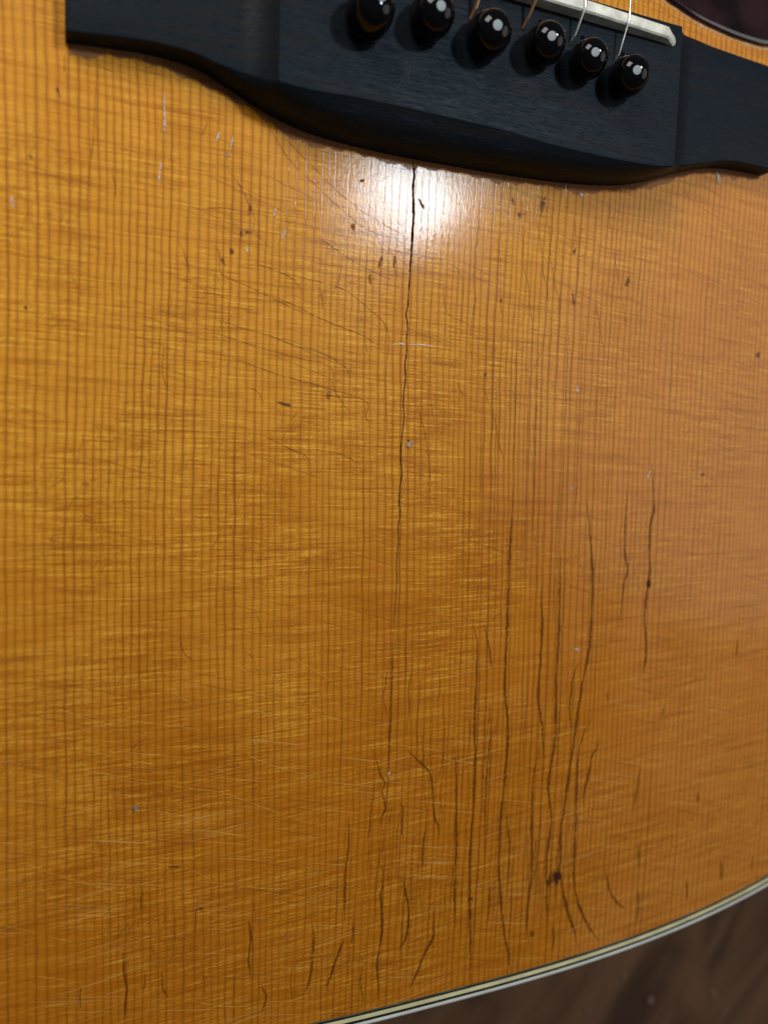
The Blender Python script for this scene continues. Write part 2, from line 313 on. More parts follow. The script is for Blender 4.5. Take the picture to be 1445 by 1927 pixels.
DARK = [([(-14.39,-113.94),(-14.27,-117.26),(-14.27,-120.58),(-14.28,-127.25),(-14.27,-134.19),(-14.41,-140.49),(-14.77,-143.61)],0.59,0.75),([(3.72,-111.49),(5.06,-115.7),(5.35,-121.85),(5.39,-128.26),(5.37,-136.35),(5.85,-141.12),(5.92,-148.37),(5.78,-156.6),(5.56,-163.3),(5.86,-170.01),(6.25,-178.51),(6.76,-186.87),(6.78,-193.19)],0.86,1),([(12.31,-80.98),(12.26,-90.09),(12.14,-98.13),(12.33,-104.49),(12.43,-114.17),(12.36,-120.74),(12.64,-128.92),(13.34,-132.32),(13.81,-138.95),(13.53,-146.75),(12.97,-154.43),(12.85,-162.83),(13.19,-169.65),(14.08,-176.76),(15.26,-183.87),(16.63,-189.08),(17.25,-193.15)],0.89,1),([(20.66,-100.31),(20.79,-109.06),(21.29,-113.13),(21.27,-121.39),(21.06,-126.3),(21.34,-131.41),(22.4,-135.52),(23.17,-141.73),(23.74,-144.38)],0.91,0.95),([(25.03,-96.04),(25.54,-108.32),(25.77,-118.32),(25.6,-125.1),(25.99,-131.85),(26.24,-138.63),(25.79,-143.27),(25.26,-146.3),(24.95,-150.98),(25.95,-155.98),(26.17,-159.77),(25.64,-165.6),(25.47,-170.12),(25.91,-175.53),(26.36,-183.41)],0.94,0.95),([(30.98,-84.93),(32.29,-89.81),(33.14,-96.54),(33.77,-99.57),(34.19,-106.26),(34.33,-115.44),(34.24,-118.63),(33.74,-122.29),(32.85,-126.67),(32.3,-131.83),(31.69,-136.24),(31.27,-141.3),(30.69,-146.11),(30.08,-151.55),(29.49,-157.51),(29.03,-161.99),(29.34,-168.39),(29.14,-171.41),(30.45,-176.4),(31.75,-180.9),(34.0,-186.43),(35.51,-191.47)],1.03,1),([(31.85,-122.15),(30.3,-125.11),(29.74,-130.23),(29.64,-134.29),(30.88,-138.14)],0.8,0.7),([(36.93,-134.26),(35.06,-137.21),(33.61,-139.81),(32.85,-143.24),(32.62,-146.6),(32.87,-155.61),(33.08,-166.22),(33.17,-172.65),(34.09,-178.13),(36.02,-182.8),(38.8,-187.44),(42.04,-191.45)],0.98,0.9),([(38.24,-139.69),(38.0,-142.83),(36.51,-145.19),(35.64,-150.28),(34.8,-153.34),(34.87,-156.91)],0.98,0.8),([(0.27,-136.83),(0.75,-139.1),(1.38,-146.1),(1.99,-156.01),(2.22,-164.29),(2.13,-171.01),(2.75,-179.49)],0.79,0.85),([(8.7,-129.5),(9.41,-136.19),(9.21,-140.09),(8.83,-148.77),(8.99,-158.79),(9.2,-164.9)],0.67,0.7),([(6.58,-112.33),(8.05,-117.17),(9.01,-122.37)],0.65,0.65),([(22.55,-140.68),(22.0,-142.08),(20.94,-146.98),(20.79,-155.22),(21.46,-164.27),(21.65,-171.2),(21.13,-176.39),(20.98,-181.54),(21.99,-188.11)],0.93,0.9),([(-18.23,-136.1),(-17.16,-139.02),(-16.11,-142.53),(-15.03,-144.25),(-15.63,-146.1),(-14.85,-149.62),(-15.58,-152.36),(-15.29,-156.18)],0.6,0.75),([(-16.1,-160.51),(-14.88,-163.26),(-14.95,-166.48),(-15.22,-168.98),(-14.74,-172.68),(-14.73,-177.47),(-15.28,-181.57),(-15.55,-184.09),(-15.05,-188.45),(-14.93,-192.03)],0.8,0.9),([(-11.31,-136.9),(-8.55,-139.73),(-5.35,-143.0),(-4.25,-145.7),(-3.86,-150.3),(-3.38,-153.53),(-2.22,-156.41),(-2.6,-159.89)],0.7,0.8),([(-12.22,-148.29),(-10.82,-150.32),(-10.84,-153.2),(-10.81,-155.63),(-10.21,-158.28)],0.62,0.7),([(-5.04,-155.26),(-5.78,-158.43),(-5.94,-162.86),(-5.76,-164.31)],0.7,0.75),([(-10.23,-165.38),(-9.47,-169.39),(-8.85,-172.22),(-8.63,-175.45),(-9.27,-179.58),(-10.72,-181.64)],0.89,0.95),([(-2.62,-173.81),(-2.71,-177.75),(-2.53,-180.31),(-4.5,-183.62),(-6.11,-187.58),(-7.74,-190.81),(-8.31,-192.23)],0.91,0.9),([(-22.73,-150.37),(-22.7,-156.89),(-23.13,-163.02),(-22.97,-172.5)],0.7,0.85),([(-22.99,-175.93),(-24.31,-179.78),(-25.49,-183.07),(-26.39,-185.73),(-26.17,-187.05)],0.83,0.8),([(-29.86,-171.65),(-29.58,-176.11),(-29.8,-180.82),(-30.48,-184.75),(-31.99,-186.88)],0.75,0.8),([(-42.96,-168.07),(-42.46,-172.09),(-42.82,-175.63),(-42.52,-180.31)],0.7,0.8),([(-40.16,-181.98),(-39.74,-183.08),(-39.12,-185.69),(-40.09,-188.24)],0.61,0.7),([(-21.05,-172.9),(-21.31,-177.91)],0.6,0.65),([(-66.35,-168.71),(-65.94,-174.37),(-65.53,-177.06),(-65.9,-183.02)],0.77,0.8),([(-59.25,-175.1),(-59.02,-178.64),(-57.93,-180.6)],0.6,0.6),([(-73.54,-174.72),(-73.53,-179.31)],0.56,0.5),([(47.42,-75.26),(48.99,-77.9),(49.42,-81.7),(50.28,-87.13),(49.5,-91.22),(49.61,-97.07),(50.1,-101.59),(49.59,-107.47),(49.35,-112.76),(50.36,-120.31),(50.2,-124.51),(49.17,-127.63)],1.01,0.9),([(42.24,-83.14),(42.28,-90.2),(42.52,-96.94),(43.65,-101.41),(42.75,-105.84),(42.53,-112.42),(42.05,-115.51)],0.83,0.8),([(50.7,-149.13),(49.93,-156.1),(49.22,-160.46)],0.96,0.55),([(68.88,-157.94),(69.47,-161.03)],1.22,0.5),([(42.22,-172.98),(43.27,-177.25),(45.15,-181.05),(49.42,-184.97)],0.96,0.6),([(52.0,-179.55),(52.64,-183.18),(52.4,-188.81)],0.99,0.55),([(67.19,-179.92),(67.91,-186.17)],1.06,0.6),([(78.19,-177.14),(78.94,-182.78)],1.28,0.6),([(88.96,-177.57),(88.93,-182.03)],1.33,0.5),([(39.95,-129.77),(40.16,-132.94)],0.76,0.6),([(56.82,-134.77),(56.39,-137.61)],0.98,0.5),([(51.46,-168.76),(52.19,-174.49)],1.48,0.4),([(28.09,-183.39),(28.5,-187.99),(28.25,-191.17)],0.91,0.6),([(14.29,-156.46),(15.37,-161.53),(15.61,-168.98),(15.37,-175.14)],0.7,0.6),([(10.97,-171.21),(10.97,-176.76),(10.6,-180.4)],0.83,0.55),([(78.91,-119.63),(78.8,-124.35)],1.06,0.5),([(-19.17,-163.86),(-18.31,-168.61)],0.48,0.3)]
THIN = [[(-49.91,-25.5),(-48.84,-27.44),(-47.0,-29.46),(-45.31,-32.57),(-44.2,-34.94),(-44.26,-37.02),(-40.86,-39.81)],[(-42.39,-17.84),(-40.42,-20.37),(-38.13,-23.37),(-34.16,-26.39),(-30.37,-29.04),(-27.1,-31.2),(-22.83,-33.67),(-18.17,-34.76)],[(-39.91,-18.98),(-35.94,-22.15),(-33.03,-24.34),(-29.0,-27.48),(-25.99,-29.18),(-22.92,-30.91),(-14.49,-34.08)],[(-53.42,-34.47),(-50.35,-33.76),(-46.64,-33.69)],[(-41.62,-27.04),(-38.32,-28.13),(-33.31,-29.48)],[(-57.94,-39.84),(-56.64,-42.5),(-55.44,-45.95)],[(-53.07,-40.31),(-51.0,-40.79),(-50.45,-42.03),(-50.18,-45.07),(-48.02,-46.15),(-44.76,-47.12),(-39.81,-49.0),(-35.57,-50.43),(-29.59,-51.85)],[(-45.03,-42.5),(-40.78,-43.43),(-37.14,-44.66),(-35.04,-46.86),(-34.89,-48.9)],[(-33.36,-35.86),(-30.13,-37.59),(-25.67,-39.8),(-21.27,-41.48),(-16.21,-42.94)],[(-32.5,-44.93),(-31.31,-46.76),(-30.97,-49.45)],[(-27.46,-38.93),(-27.62,-42.51),(-28.7,-45.9),(-29.12,-47.63)],[(-39.91,-43.91),(-35.0,-44.32),(-29.93,-44.94),(-26.07,-45.92),(-21.74,-48.65),(-18.9,-50.63),(-17.6,-52.81),(-17.34,-55.62),(-17.66,-59.36),(-17.69,-63.66),(-17.32,-69.43),(-16.74,-72.92),(-14.97,-74.54)],[(-42.29,-47.72),(-36.41,-49.54),(-31.77,-51.26),(-27.33,-52.64),(-23.07,-53.79),(-20.27,-55.14),(-17.51,-55.37)],[(-31.31,-46.57),(-30.9,-50.08)],[(-22.2,-53.47),(-21.94,-56.54),(-20.96,-57.9)],[(-51.29,-53.36),(-46.28,-54.47),(-40.73,-55.58),(-36.24,-56.87),(-30.69,-58.03),(-26.8,-59.75),(-25.47,-61.04),(-25.07,-63.55),(-23.66,-64.84)],[(-51.54,-55.73),(-47.55,-56.69),(-41.53,-58.07),(-35.05,-59.22),(-30.38,-59.97),(-28.7,-60.99),(-28.52,-63.51),(-27.86,-65.39),(-25.36,-68.38),(-23.22,-70.27)],[(-48.03,-59.92),(-43.94,-61.21),(-39.22,-62.5),(-34.95,-63.31),(-30.85,-64.15),(-21.79,-66.49),(-21.69,-69.63),(-19.45,-71.56)],[(-45.24,-65.03),(-43.02,-65.96),(-42.02,-68.11)],[(-42.37,-73.58),(-37.5,-75.9),(-33.46,-77.69),(-32.98,-79.91),(-31.88,-81.62)],[(-29.35,-76.45),(-25.75,-77.22),(-22.62,-78.86)],[(-13.0,-65.17),(-11.03,-66.54),(-9.28,-70.88),(-8.05,-75.88),(-7.35,-80.66),(-7.17,-85.11),(-6.94,-87.84)],[(-21.89,-66.8),(-21.81,-69.38),(-20.65,-70.78)],[(-2.45,-59.52),(-1.23,-63.33),(0.52,-64.28)],[(3.75,-60.31),(4.93,-64.17),(7.15,-68.91),(8.26,-73.54),(10.49,-78.41)],[(-8.06,-59.9),(-7.83,-65.74),(-6.83,-69.86)],[(1.68,-28.07),(1.67,-31.87),(0.86,-35.45),(0.94,-42.55),(1.6,-44.51),(0.75,-49.08),(0.69,-54.41),(1.62,-57.3),(3.44,-59.02)],[(11.09,-22.58),(11.93,-31.39),(12.33,-36.49),(13.84,-40.52),(14.45,-45.35),(15.77,-49.49)],[(15.03,-26.54),(16.46,-32.34),(17.3,-37.72),(18.61,-41.23),(18.97,-45.19),(20.46,-47.85)],[(17.73,-25.51),(18.56,-30.87),(19.23,-35.68),(20.55,-40.14),(22.53,-44.85)],[(6.06,-33.11),(6.86,-36.54),(7.23,-43.94),(7.53,-46.02),(8.54,-48.37)],[(-4.95,-37.63),(-2.85,-39.16),(-1.6,-41.34),(-1.57,-46.32),(-1.95,-52.21)],[(-5.9,-41.5),(-5.53,-46.39),(-3.08,-49.4)],[(33.2,-20.25),(33.71,-24.51),(35.2,-31.93),(36.87,-36.78),(37.64,-39.58)],[(24.39,-25.24),(25.3,-31.23)],[(30.76,-41.89),(32.28,-47.13),(34.33,-54.66)],[(38.16,-40.8),(39.02,-44.9),(40.55,-48.03)],[(-71.03,-14.49),(-71.35,-18.56),(-71.59,-24.51),(-71.75,-26.78),(-72.36,-31.8),(-72.73,-37.66)],[(-68.3,-28.54),(-68.63,-30.51),(-68.15,-32.62),(-68.1,-34.46),(-67.67,-35.01)],[(-76.1,-12.77),(-76.1,-15.95)],[(-52.72,-17.91),(-53.15,-20.24),(-53.91,-21.91)],[(-43.15,-107.07),(-42.25,-108.24),(-41.64,-111.35)],[(-44.66,-114.55),(-42.98,-116.1),(-42.54,-117.89),(-41.79,-119.39)],[(-56.63,-110.77),(-55.93,-114.09),(-53.99,-115.92)],[(18.75,-96.87),(17.64,-91.27),(16.65,-87.8)],[(49.65,-37.5),(50.36,-42.77),(49.74,-48.8)],[(53.35,-14.06),(55.15,-17.31)],[(-11.43,-110.8),(-11.43,-117.45),(-11.26,-125.29)],[(-59.85,-57.84),(-60.16,-63.42),(-59.04,-66.61)]]
SCRATCH = [[(-59.69,-120.45),(-56.26,-122.65),(-53.3,-124.64)],[(-46.86,-116.95),(-42.92,-119.61)],[(-39.99,-121.52),(-35.3,-124.87)],[(-43.32,-125.28),(-39.28,-128.29)],[(-36.34,-116.05),(-31.57,-119.03),(-26.9,-122.03),(-24.4,-123.7)],[(-32.87,-125.37),(-29.17,-127.81),(-26.13,-129.63)],[(-74.86,-129.29),(-68.61,-132.26),(-59.04,-135.28)],[(-74.85,-133.73),(-64.82,-136.79),(-54.96,-140.04),(-48.82,-141.71),(-40.23,-146.0),(-31.22,-150.56)],[(-45.59,-132.64),(-43.45,-135.08),(-39.04,-137.58),(-29.58,-141.43)],[(-86.4,-132.45),(-79.5,-134.67),(-75.55,-136.83)],[(-88.13,-148.12),(-82.7,-149.74),(-79.54,-151.75),(-74.85,-154.18),(-69.3,-156.91),(-63.09,-160.03)],[(-88.11,-144.9),(-79.53,-147.28),(-68.96,-150.31)],[(-88.21,-159.38),(-81.36,-162.56),(-75.55,-165.45),(-70.09,-166.06),(-66.96,-166.93)],[(-61.28,-143.37),(-53.72,-145.99),(-50.79,-147.27)],[(-60.07,-147.36),(-48.7,-149.59),(-39.61,-153.3)],[(-60.78,-152.56),(-51.14,-154.44)],[(-55.57,-155.18),(-52.09,-157.42),(-49.36,-159.83)],[(-44.22,-161.22),(-37.66,-162.89),(-33.6,-162.99)],[(-82.78,-170.42),(-78.1,-171.92),(-73.35,-174.11)],[(-54.48,-181.74),(-48.17,-184.75),(-40.28,-186.62)],[(-82.1,-176.73),(-77.23,-177.15),(-70.32,-178.06)],[(-9.69,-161.39),(-6.76,-160.96)],[(-19.38,-135.08),(-9.85,-137.29),(-1.13,-139.46)],[(50.35,-142.05),(62.61,-144.35),(74.38,-143.63)],[(71.94,-155.62),(83.54,-155.77)],[(62.74,-167.37),(72.92,-167.47)],[(61.12,-167.92),(66.12,-167.77)],[(-65.55,-154.37),(-59.91,-154.77)],[(-29.7,-128.51),(-23.51,-130.77)],[(-78.03,-122.27),(-72.85,-124.88),(-69.31,-126.02)],[(-84.66,-114.24),(-78.86,-115.8),(-74.6,-117.84)],[(-31.75,-178.33),(-23.82,-178.97)]]
WHITE = [[(-60.33,-15.54),(-60.2,-20.36),(-60.25,-23.92)],[(-60.75,-27.56),(-61.07,-31.18)],[(-16.9,-55.22),(-15.21,-54.88),(-13.61,-54.85)],[(-13.15,-54.82),(-10.61,-54.72),(-7.44,-54.78)],[(-27.8,-21.66),(-27.73,-24.07),(-28.2,-26.09)],[(-30.4,-22.09),(-30.31,-25.45)],[(21.69,-18.38),(22.0,-21.28)]]
CHIP = [(-25.42,-33.73,0.97,0.97,0,'b'),(-19.57,-39.57,0.56,2.67,-15,'b'),(-16.68,-39.13,0.56,2.03,0,'b'),(-11.32,-27.44,0.58,1.85,35,'b'),(-23.76,-24.91,0.87,0.65,0,'b'),(-29.43,-65.58,0.96,2.56,0,'d'),(-38.04,-67.85,3.07,0.82,-10,'d'),(-45.2,-33.39,0.78,2.34,-25,'d'),(-45.42,-37.36,1.46,0.78,20,'d'),(-46.67,-37.81,0.48,1.94,0,'d'),(-48.34,-41.11,1.15,1.15,0,'d'),(-49.83,-43.07,0.86,1.53,20,'d'),(24.81,-32.07,0.95,1.64,0,'d'),(25.14,-42.12,0.82,3.01,10,'d'),(7.36,-44.14,0.51,1.39,20,'d'),(28.48,-172.57,2.38,4.77,0,'D'),(26.62,-172.87,2.36,3.25,0,'o'),(-52.2,-164.16,1.02,1.02,0,'d'),(-57.03,-154.87,2.36,0.69,-8,'o'),(-81.08,-30.06,0.88,0.72,20,'d'),(-82.04,-54.38,0.64,0.72,0,'d'),(50.03,-104.97,1.4,2.81,0,'D'),(4.34,-59.61,0.88,1.13,0,'d'),(39.2,-36.87,1.31,2.61,-20,'d'),(79.03,-49.95,1.54,2.06,0,'d'),(64.13,-79.22,1.63,0.82,-10,'d'),(-77.07,-19.0,0.49,1.8,25,'d'),(10.91,-26.46,0.77,1.54,20,'d'),(6.01,-173.33,1.35,1.89,0,'o'),(22.44,-185.02,1.32,2.05,0,'d'),(16.43,-23.52,1.18,5.25,-5,'d'),(9.24,-23.81,1.02,1.78,0,'d'),(-13.08,-20.23,0.57,2.06,0,'b'),(-21.66,-42.94,0.55,1.54,0,'b'),(-51.0,-21.49,0.57,2.46,-15,'w'),(-48.64,-22.36,0.57,2.49,-10,'w'),(-40.6,-33.21,0.6,1.7,-10,'w'),(-38.83,-36.78,0.71,2.02,-20,'w'),(-45.56,-40.49,0.39,1.56,0,'w'),(-83.94,-37.65,0.63,2.05,0,'w'),(25.99,-20.25,1.37,1.09,0,'w'),(63.11,-10.78,1.44,2.88,35,'w'),(48.03,-79.52,0.61,3.06,-10,'w'),(27.27,-61.31,0.83,1.94,0,'w'),(-12.19,-74.56,1.4,1.28,0,'g'),(-12.45,-73.82,0.58,0.58,0,'D'),(-64.23,-142.58,1.03,0.94,0,'g'),(26.92,-83.2,0.56,1.4,-30,'w'),(-14.34,-142.42,0.6,1.08,0,'w'),(-49.36,-24.5,0.57,0.86,0,'g'),(30.81,-119.38,2.03,0.72,-5,'w')]
HAIR = [[(11.48,-49.75),(11.89,-65.24),(12.18,-80.98)],[(19.2,-46.84),(20.06,-71.65),(20.85,-100.32)],[(24.3,-46.37),(24.56,-69.18),(25.03,-96.04)],[(32.62,-52.52),(32.84,-75.89),(33.34,-97.38)],[(16.8,-51.52),(17.26,-69.48),(17.76,-93.59)],[(14.68,-56.14),(15.36,-78.65),(16.04,-104.04)],[(28.0,-46.03),(28.3,-66.69),(28.47,-92.53)],[(37.0,-42.88),(37.54,-63.89),(38.01,-84.15)],[(3.77,-63.47),(4.51,-90.07),(4.75,-111.66)],[(7.08,-58.88),(7.78,-81.06),(8.24,-103.77)],[(37.09,-74.59),(37.08,-87.77),(37.29,-99.89)],[(23.86,-80.78),(23.78,-93.66),(24.11,-113.88)],[(15.91,-161.45),(16.51,-166.42),(16.29,-171.28),(16.6,-176.25),(16.64,-181.2),(16.01,-186.03)],[(30.85,-126.9),(30.61,-130.46),(30.09,-134.0),(30.22,-137.61),(30.45,-141.24),(31.16,-144.95)],[(22.67,-128.86),(21.99,-133.6),(21.67,-138.38),(22.2,-143.28),(22.02,-148.11),(22.42,-153.05)],[(38.96,-173.19),(39.65,-176.35),(39.73,-179.41),(40.31,-182.59),(39.88,-185.57),(39.57,-188.57)],[(30.8,-137.69),(30.39,-140.83),(30.31,-144.01),(30.5,-147.23),(30.35,-150.41),(31.17,-153.75)],[(-1.81,-134.83),(-1.77,-139.49),(-1.69,-144.18),(-2.08,-148.83),(-1.59,-153.62),(-2.14,-158.27)],[(23.77,-168.82),(24.23,-170.74),(24.1,-172.56),(24.15,-174.41),(24.07,-176.25),(24.26,-178.14)],[(-8.49,-158.24),(-8.1,-163.41),(-7.77,-168.62),(-7.65,-173.81),(-8.3,-178.86),(-8.41,-184.05)],[(26.62,-170.21),(27.3,-172.26),(27.82,-174.29),(28.07,-176.27),(27.44,-178.09),(27.34,-180.01)],[(9.72,-136.21),(9.41,-139.05),(9.5,-141.93),(9.65,-144.84),(9.34,-147.69),(9.59,-150.62)],[(37.96,-152.47),(37.84,-155.91),(37.43,-159.31),(37.42,-162.78),(37.38,-166.25),(38.29,-169.9)],[(-17.36,-142.81),(-17.65,-147.38),(-18.11,-151.93),(-18.12,-156.57),(-18.36,-161.18),(-17.93,-165.94)],[(-10.48,-162.77),(-10.63,-165.48),(-10.63,-168.22),(-10.94,-170.9),(-10.93,-173.66),(-10.78,-176.44)],[(6.05,-134.63),(6.02,-137.8),(5.76,-140.95),(5.53,-144.11),(5.64,-147.32),(5.88,-150.56)],[(-15.05,-131.42),(-14.55,-135.85),(-14.38,-140.27),(-14.45,-144.68),(-14.71,-149.08),(-15.05,-153.48)],[(0.79,-156.9),(0.71,-159.62),(0.46,-162.32),(0.81,-165.13),(0.64,-167.85),(0.6,-170.6)],[(-18.48,-145.49),(-18.18,-148.01),(-18.2,-150.5),(-18.14,-153.0),(-18.5,-155.45),(-18.53,-157.95)],[(23.28,-167.75),(23.57,-170.97),(24.02,-174.24),(24.05,-177.44),(23.58,-180.55),(23.24,-183.69)],[(-9.76,-162.45),(-9.82,-167.59),(-9.88,-172.74),(-10.24,-177.86),(-9.95,-183.14),(-10.09,-188.35)],[(17.44,-143.22),(17.8,-147.4),(17.58,-151.52),(17.69,-155.7),(17.72,-159.89),(17.57,-164.06)],[(-7.35,-154.6),(-7.97,-158.48),(-8.4,-162.41),(-8.42,-166.41),(-8.13,-170.49),(-7.81,-174.59)],[(-9.97,-119.43),(-10.13,-122.65),(-10.42,-125.87),(-10.11,-129.15),(-10.57,-132.37),(-10.28,-135.68)],[(-4.78,-139.92),(-4.66,-141.98),(-4.15,-144.1),(-4.42,-146.11),(-4.37,-148.18),(-4.81,-150.18)],[(3.84,-163.5),(3.95,-167.68),(3.82,-171.84),(4.02,-176.07),(4.08,-180.3),(3.99,-184.51)],[(0.43,-167.44),(0.05,-169.05),(-0.49,-170.63),(-0.25,-172.36),(0.1,-174.11),(0.18,-175.82)],[(3.22,-130.78),(4.02,-133.59),(4.29,-136.35),(4.14,-139.07),(3.68,-141.76),(3.62,-144.51)],[(7.42,-141.7),(7.8,-144.63),(8.24,-147.57),(8.06,-150.45),(8.08,-153.36),(7.48,-156.18)],[(-3.07,-160.57),(-3.74,-165.24),(-3.73,-170.05),(-3.89,-174.84),(-3.96,-179.67),(-3.52,-184.64)],[(-10.18,-170.75),(-10.01,-173.53),(-9.99,-176.29),(-9.94,-179.07),(-10.36,-181.75),(-10.14,-184.58)],[(-3.22,-146.86),(-3.48,-149.71),(-3.69,-152.57),(-3.51,-155.5),(-3.51,-158.42),(-3.65,-161.31)],[(-6.0,-142.24),(-5.96,-147.26),(-5.33,-152.39),(-5.54,-157.43),(-5.7,-162.49),(-6.04,-167.54)],[(15.49,-146.46),(15.65,-151.73),(15.17,-156.94),(15.23,-162.25),(15.62,-167.64),(15.28,-172.93)],[(28.96,-160.77),(28.82,-164.28),(28.19,-167.7),(28.41,-171.29),(28.61,-174.88),(28.84,-178.49)],[(-2.69,-126.28),(-2.32,-130.07),(-1.82,-133.9),(-1.84,-137.69),(-2.1,-141.46),(-2.77,-145.18)],[(18.46,-122.25),(18.35,-127.15),(18.02,-132.04),(17.65,-136.94),(17.92,-141.94),(18.6,-147.01)],[(-11.12,-149.94),(-11.79,-152.97),(-12.0,-156.07),(-11.92,-159.24),(-11.95,-162.39),(-11.68,-165.6)],[(12.89,-160.99),(12.42,-166.07),(12.33,-171.24),(12.23,-176.42),(12.71,-181.75),(12.75,-187.01)],[(-15.93,-153.87),(-15.62,-156.07),(-15.76,-158.21),(-15.74,-160.37),(-16.02,-162.49),(-16.02,-164.66)],[(-5.44,-158.45),(-5.76,-161.99),(-5.82,-165.58),(-6.19,-169.12),(-5.73,-172.83),(-5.45,-176.52)],[(-14.41,-152.53),(-14.97,-154.38),(-14.89,-156.33),(-15.15,-158.23),(-15.07,-160.18),(-14.51,-162.23)],[(-17.01,-155.18),(-17.5,-156.9),(-17.97,-158.61),(-18.08,-160.39),(-17.49,-162.29),(-17.36,-164.12)],[(25.73,-128.0),(25.66,-132.14),(25.75,-136.32),(25.59,-140.49),(25.73,-144.71),(25.75,-148.93)],[(28.51,-157.93),(28.25,-162.91),(28.29,-167.95),(28.3,-173.01),(28.49,-178.13),(28.37,-183.22)],[(-14.81,-118.94),(-15.48,-121.15),(-15.64,-123.41),(-16.1,-125.64),(-15.66,-127.96),(-15.07,-130.3)],[(14.43,-143.29),(14.0,-146.73),(13.85,-150.22),(13.83,-153.72),(14.36,-157.33),(14.33,-160.86)],[(-6.46,-132.58),(-6.55,-134.76),(-6.95,-136.91),(-6.5,-139.16),(-6.72,-141.34),(-6.23,-143.61)],[(19.24,-158.04),(20.08,-161.78),(20.18,-165.41),(20.47,-169.1),(20.25,-172.71),(19.44,-176.21)],[(-9.7,-118.88),(-9.82,-121.27),(-10.43,-123.61),(-10.52,-126.01),(-10.25,-128.44),(-9.99,-130.88)],[(22.46,-161.12),(22.34,-163.5),(21.98,-165.85),(21.83,-168.23),(22.34,-170.73),(22.02,-173.1)],[(-15.49,-158.35),(-15.73,-161.42),(-16.3,-164.44),(-16.46,-167.54),(-16.41,-170.69),(-16.06,-173.91)],[(31.87,-149.13),(31.27,-154.59),(31.21,-160.14),(30.99,-165.7),(31.44,-171.39),(32.08,-177.17)],[(-4.19,-120.69),(-3.57,-122.46),(-3.34,-124.21),(-3.24,-125.96),(-3.75,-127.65),(-4.07,-129.36)],[(-13.32,-145.93),(-13.63,-150.85),(-13.73,-155.82),(-13.51,-160.86),(-13.65,-165.87),(-13.75,-170.91)],[(1.07,-152.52),(1.55,-157.01),(2.02,-161.53),(1.68,-165.93),(1.37,-170.34),(1.06,-174.77)],[(-14.33,-158.17),(-14.59,-162.76),(-14.68,-167.4),(-14.84,-172.04),(-14.62,-176.78),(-14.43,-181.54)],[(-7.39,-120.98),(-7.82,-125.05),(-8.1,-129.15),(-8.32,-133.27),(-7.96,-137.46),(-7.64,-141.67)],[(23.22,-151.77),(23.3,-157.09),(23.35,-162.42),(23.63,-167.82),(23.46,-173.18),(23.51,-178.59)],[(21.96,-160.06),(22.16,-162.9),(22.36,-165.76),(22.46,-168.61),(22.35,-171.43),(22.28,-174.26)],[(-5.35,-121.25),(-5.32,-125.61),(-5.27,-130.0),(-5.18,-134.41),(-4.98,-138.85),(-5.02,-143.29)],[(13.53,-132.05),(13.19,-135.33),(13.44,-138.68),(13.57,-142.02),(13.59,-145.37),(13.35,-148.69)],[(8.98,-128.29),(8.83,-132.6),(8.4,-136.9),(8.5,-141.27),(8.87,-145.69),(8.65,-150.06)],[(3.98,-142.72),(4.66,-147.37),(4.72,-151.96),(4.45,-156.53),(4.6,-161.18),(3.93,-165.7)],[(-62.28,-174.17),(-62.36,-175.26),(-62.15,-176.41),(-62.45,-177.45),(-62.58,-178.53)],[(-52.94,-160.66),(-52.74,-162.79),(-53.07,-164.82),(-53.04,-166.93),(-53.14,-169.01)],[(-18.74,-181.22),(-18.9,-184.08),(-19.08,-186.94),(-18.58,-189.98),(-18.82,-192.84)],[(-62.92,-158.14),(-62.84,-159.36),(-63.26,-160.48),(-62.95,-161.75),(-63.24,-162.9)],[(-33.71,-178.34),(-34.01,-180.62),(-34.26,-182.92),(-33.95,-185.35),(-33.91,-187.72)],[(-57.09,-163.59),(-56.95,-165.25),(-56.94,-166.89),(-56.91,-168.53),(-56.81,-170.19)],[(-21.94,-177.27),(-21.75,-179.81),(-22.06,-182.26),(-21.9,-184.81),(-21.84,-187.35)],[(-42.05,-164.44),(-41.89,-165.71),(-41.76,-166.97),(-41.66,-168.23),(-41.7,-169.46)],[(-51.22,-175.74),(-51.63,-177.23),(-51.25,-178.92),(-51.32,-180.5),(-51.17,-182.14)]]
SPECK = [(139.9,-293.1,2.92),(154.9,-307.7,4.13),(190.2,-313.4,3.58),(193.0,-317.4,2.16),(197.6,-323.6,2.65),(122.4,-304.3,2.21)]


# ------------------------------------------------------------------ setting
bm = bmesh.new()
for a, b in ((-900, -900), (900, -900), (900, 900), (-900, 900)): bm.verts.new((a * S, b * S, -105 * S))
bm.faces.new(bm.verts[:])
link('floor', finish(bm, 'floor'), M_FLOOR, None, kind='structure', label='dark brown polished wooden surface under the guitar')
spk_lab = ['pale crumb on the brown surface nearest the white binding', 'largest pale crumb on the dark brown surface',
           'round pale crumb above two smaller ones near the right corner', 'tiny crumb touching the round pale crumb',
           'small crumb closest to the bottom right corner', 'faint small crumb low on the brown surface']
for i, (x, y, d) in enumerate(SPECK):
    bm = bmesh.new(); bmesh.ops.create_icosphere(bm, subdivisions=2, radius=d * .38 * S)
    for v in bm.verts:
        n = v.co.normalized(); v.co *= 1 + .22 * math.sin(5*n.x + i) * math.sin(4*n.y + 2*i); v.co.z *= .55
    o = link('dust_crumb', finish(bm, 'dust_crumb', 80), M_SPECK, None, label=spk_lab[i], category='crumb', group='crumbs on the brown surface')
    o.location = (x * S, y * S, (-105 + d * .24) * S); o.rotation_euler.z = i * 1.3

# ------------------------------------------------------------------ guitar
guitar = bpy.data.objects.new('acoustic_guitar', None); C.objects.link(guitar); guitar.empty_display_size = .05
guitar['label'] = 'old amber spruce acoustic guitar top with black bridge and cracked lacquer'; guitar['category'] = 'guitar'

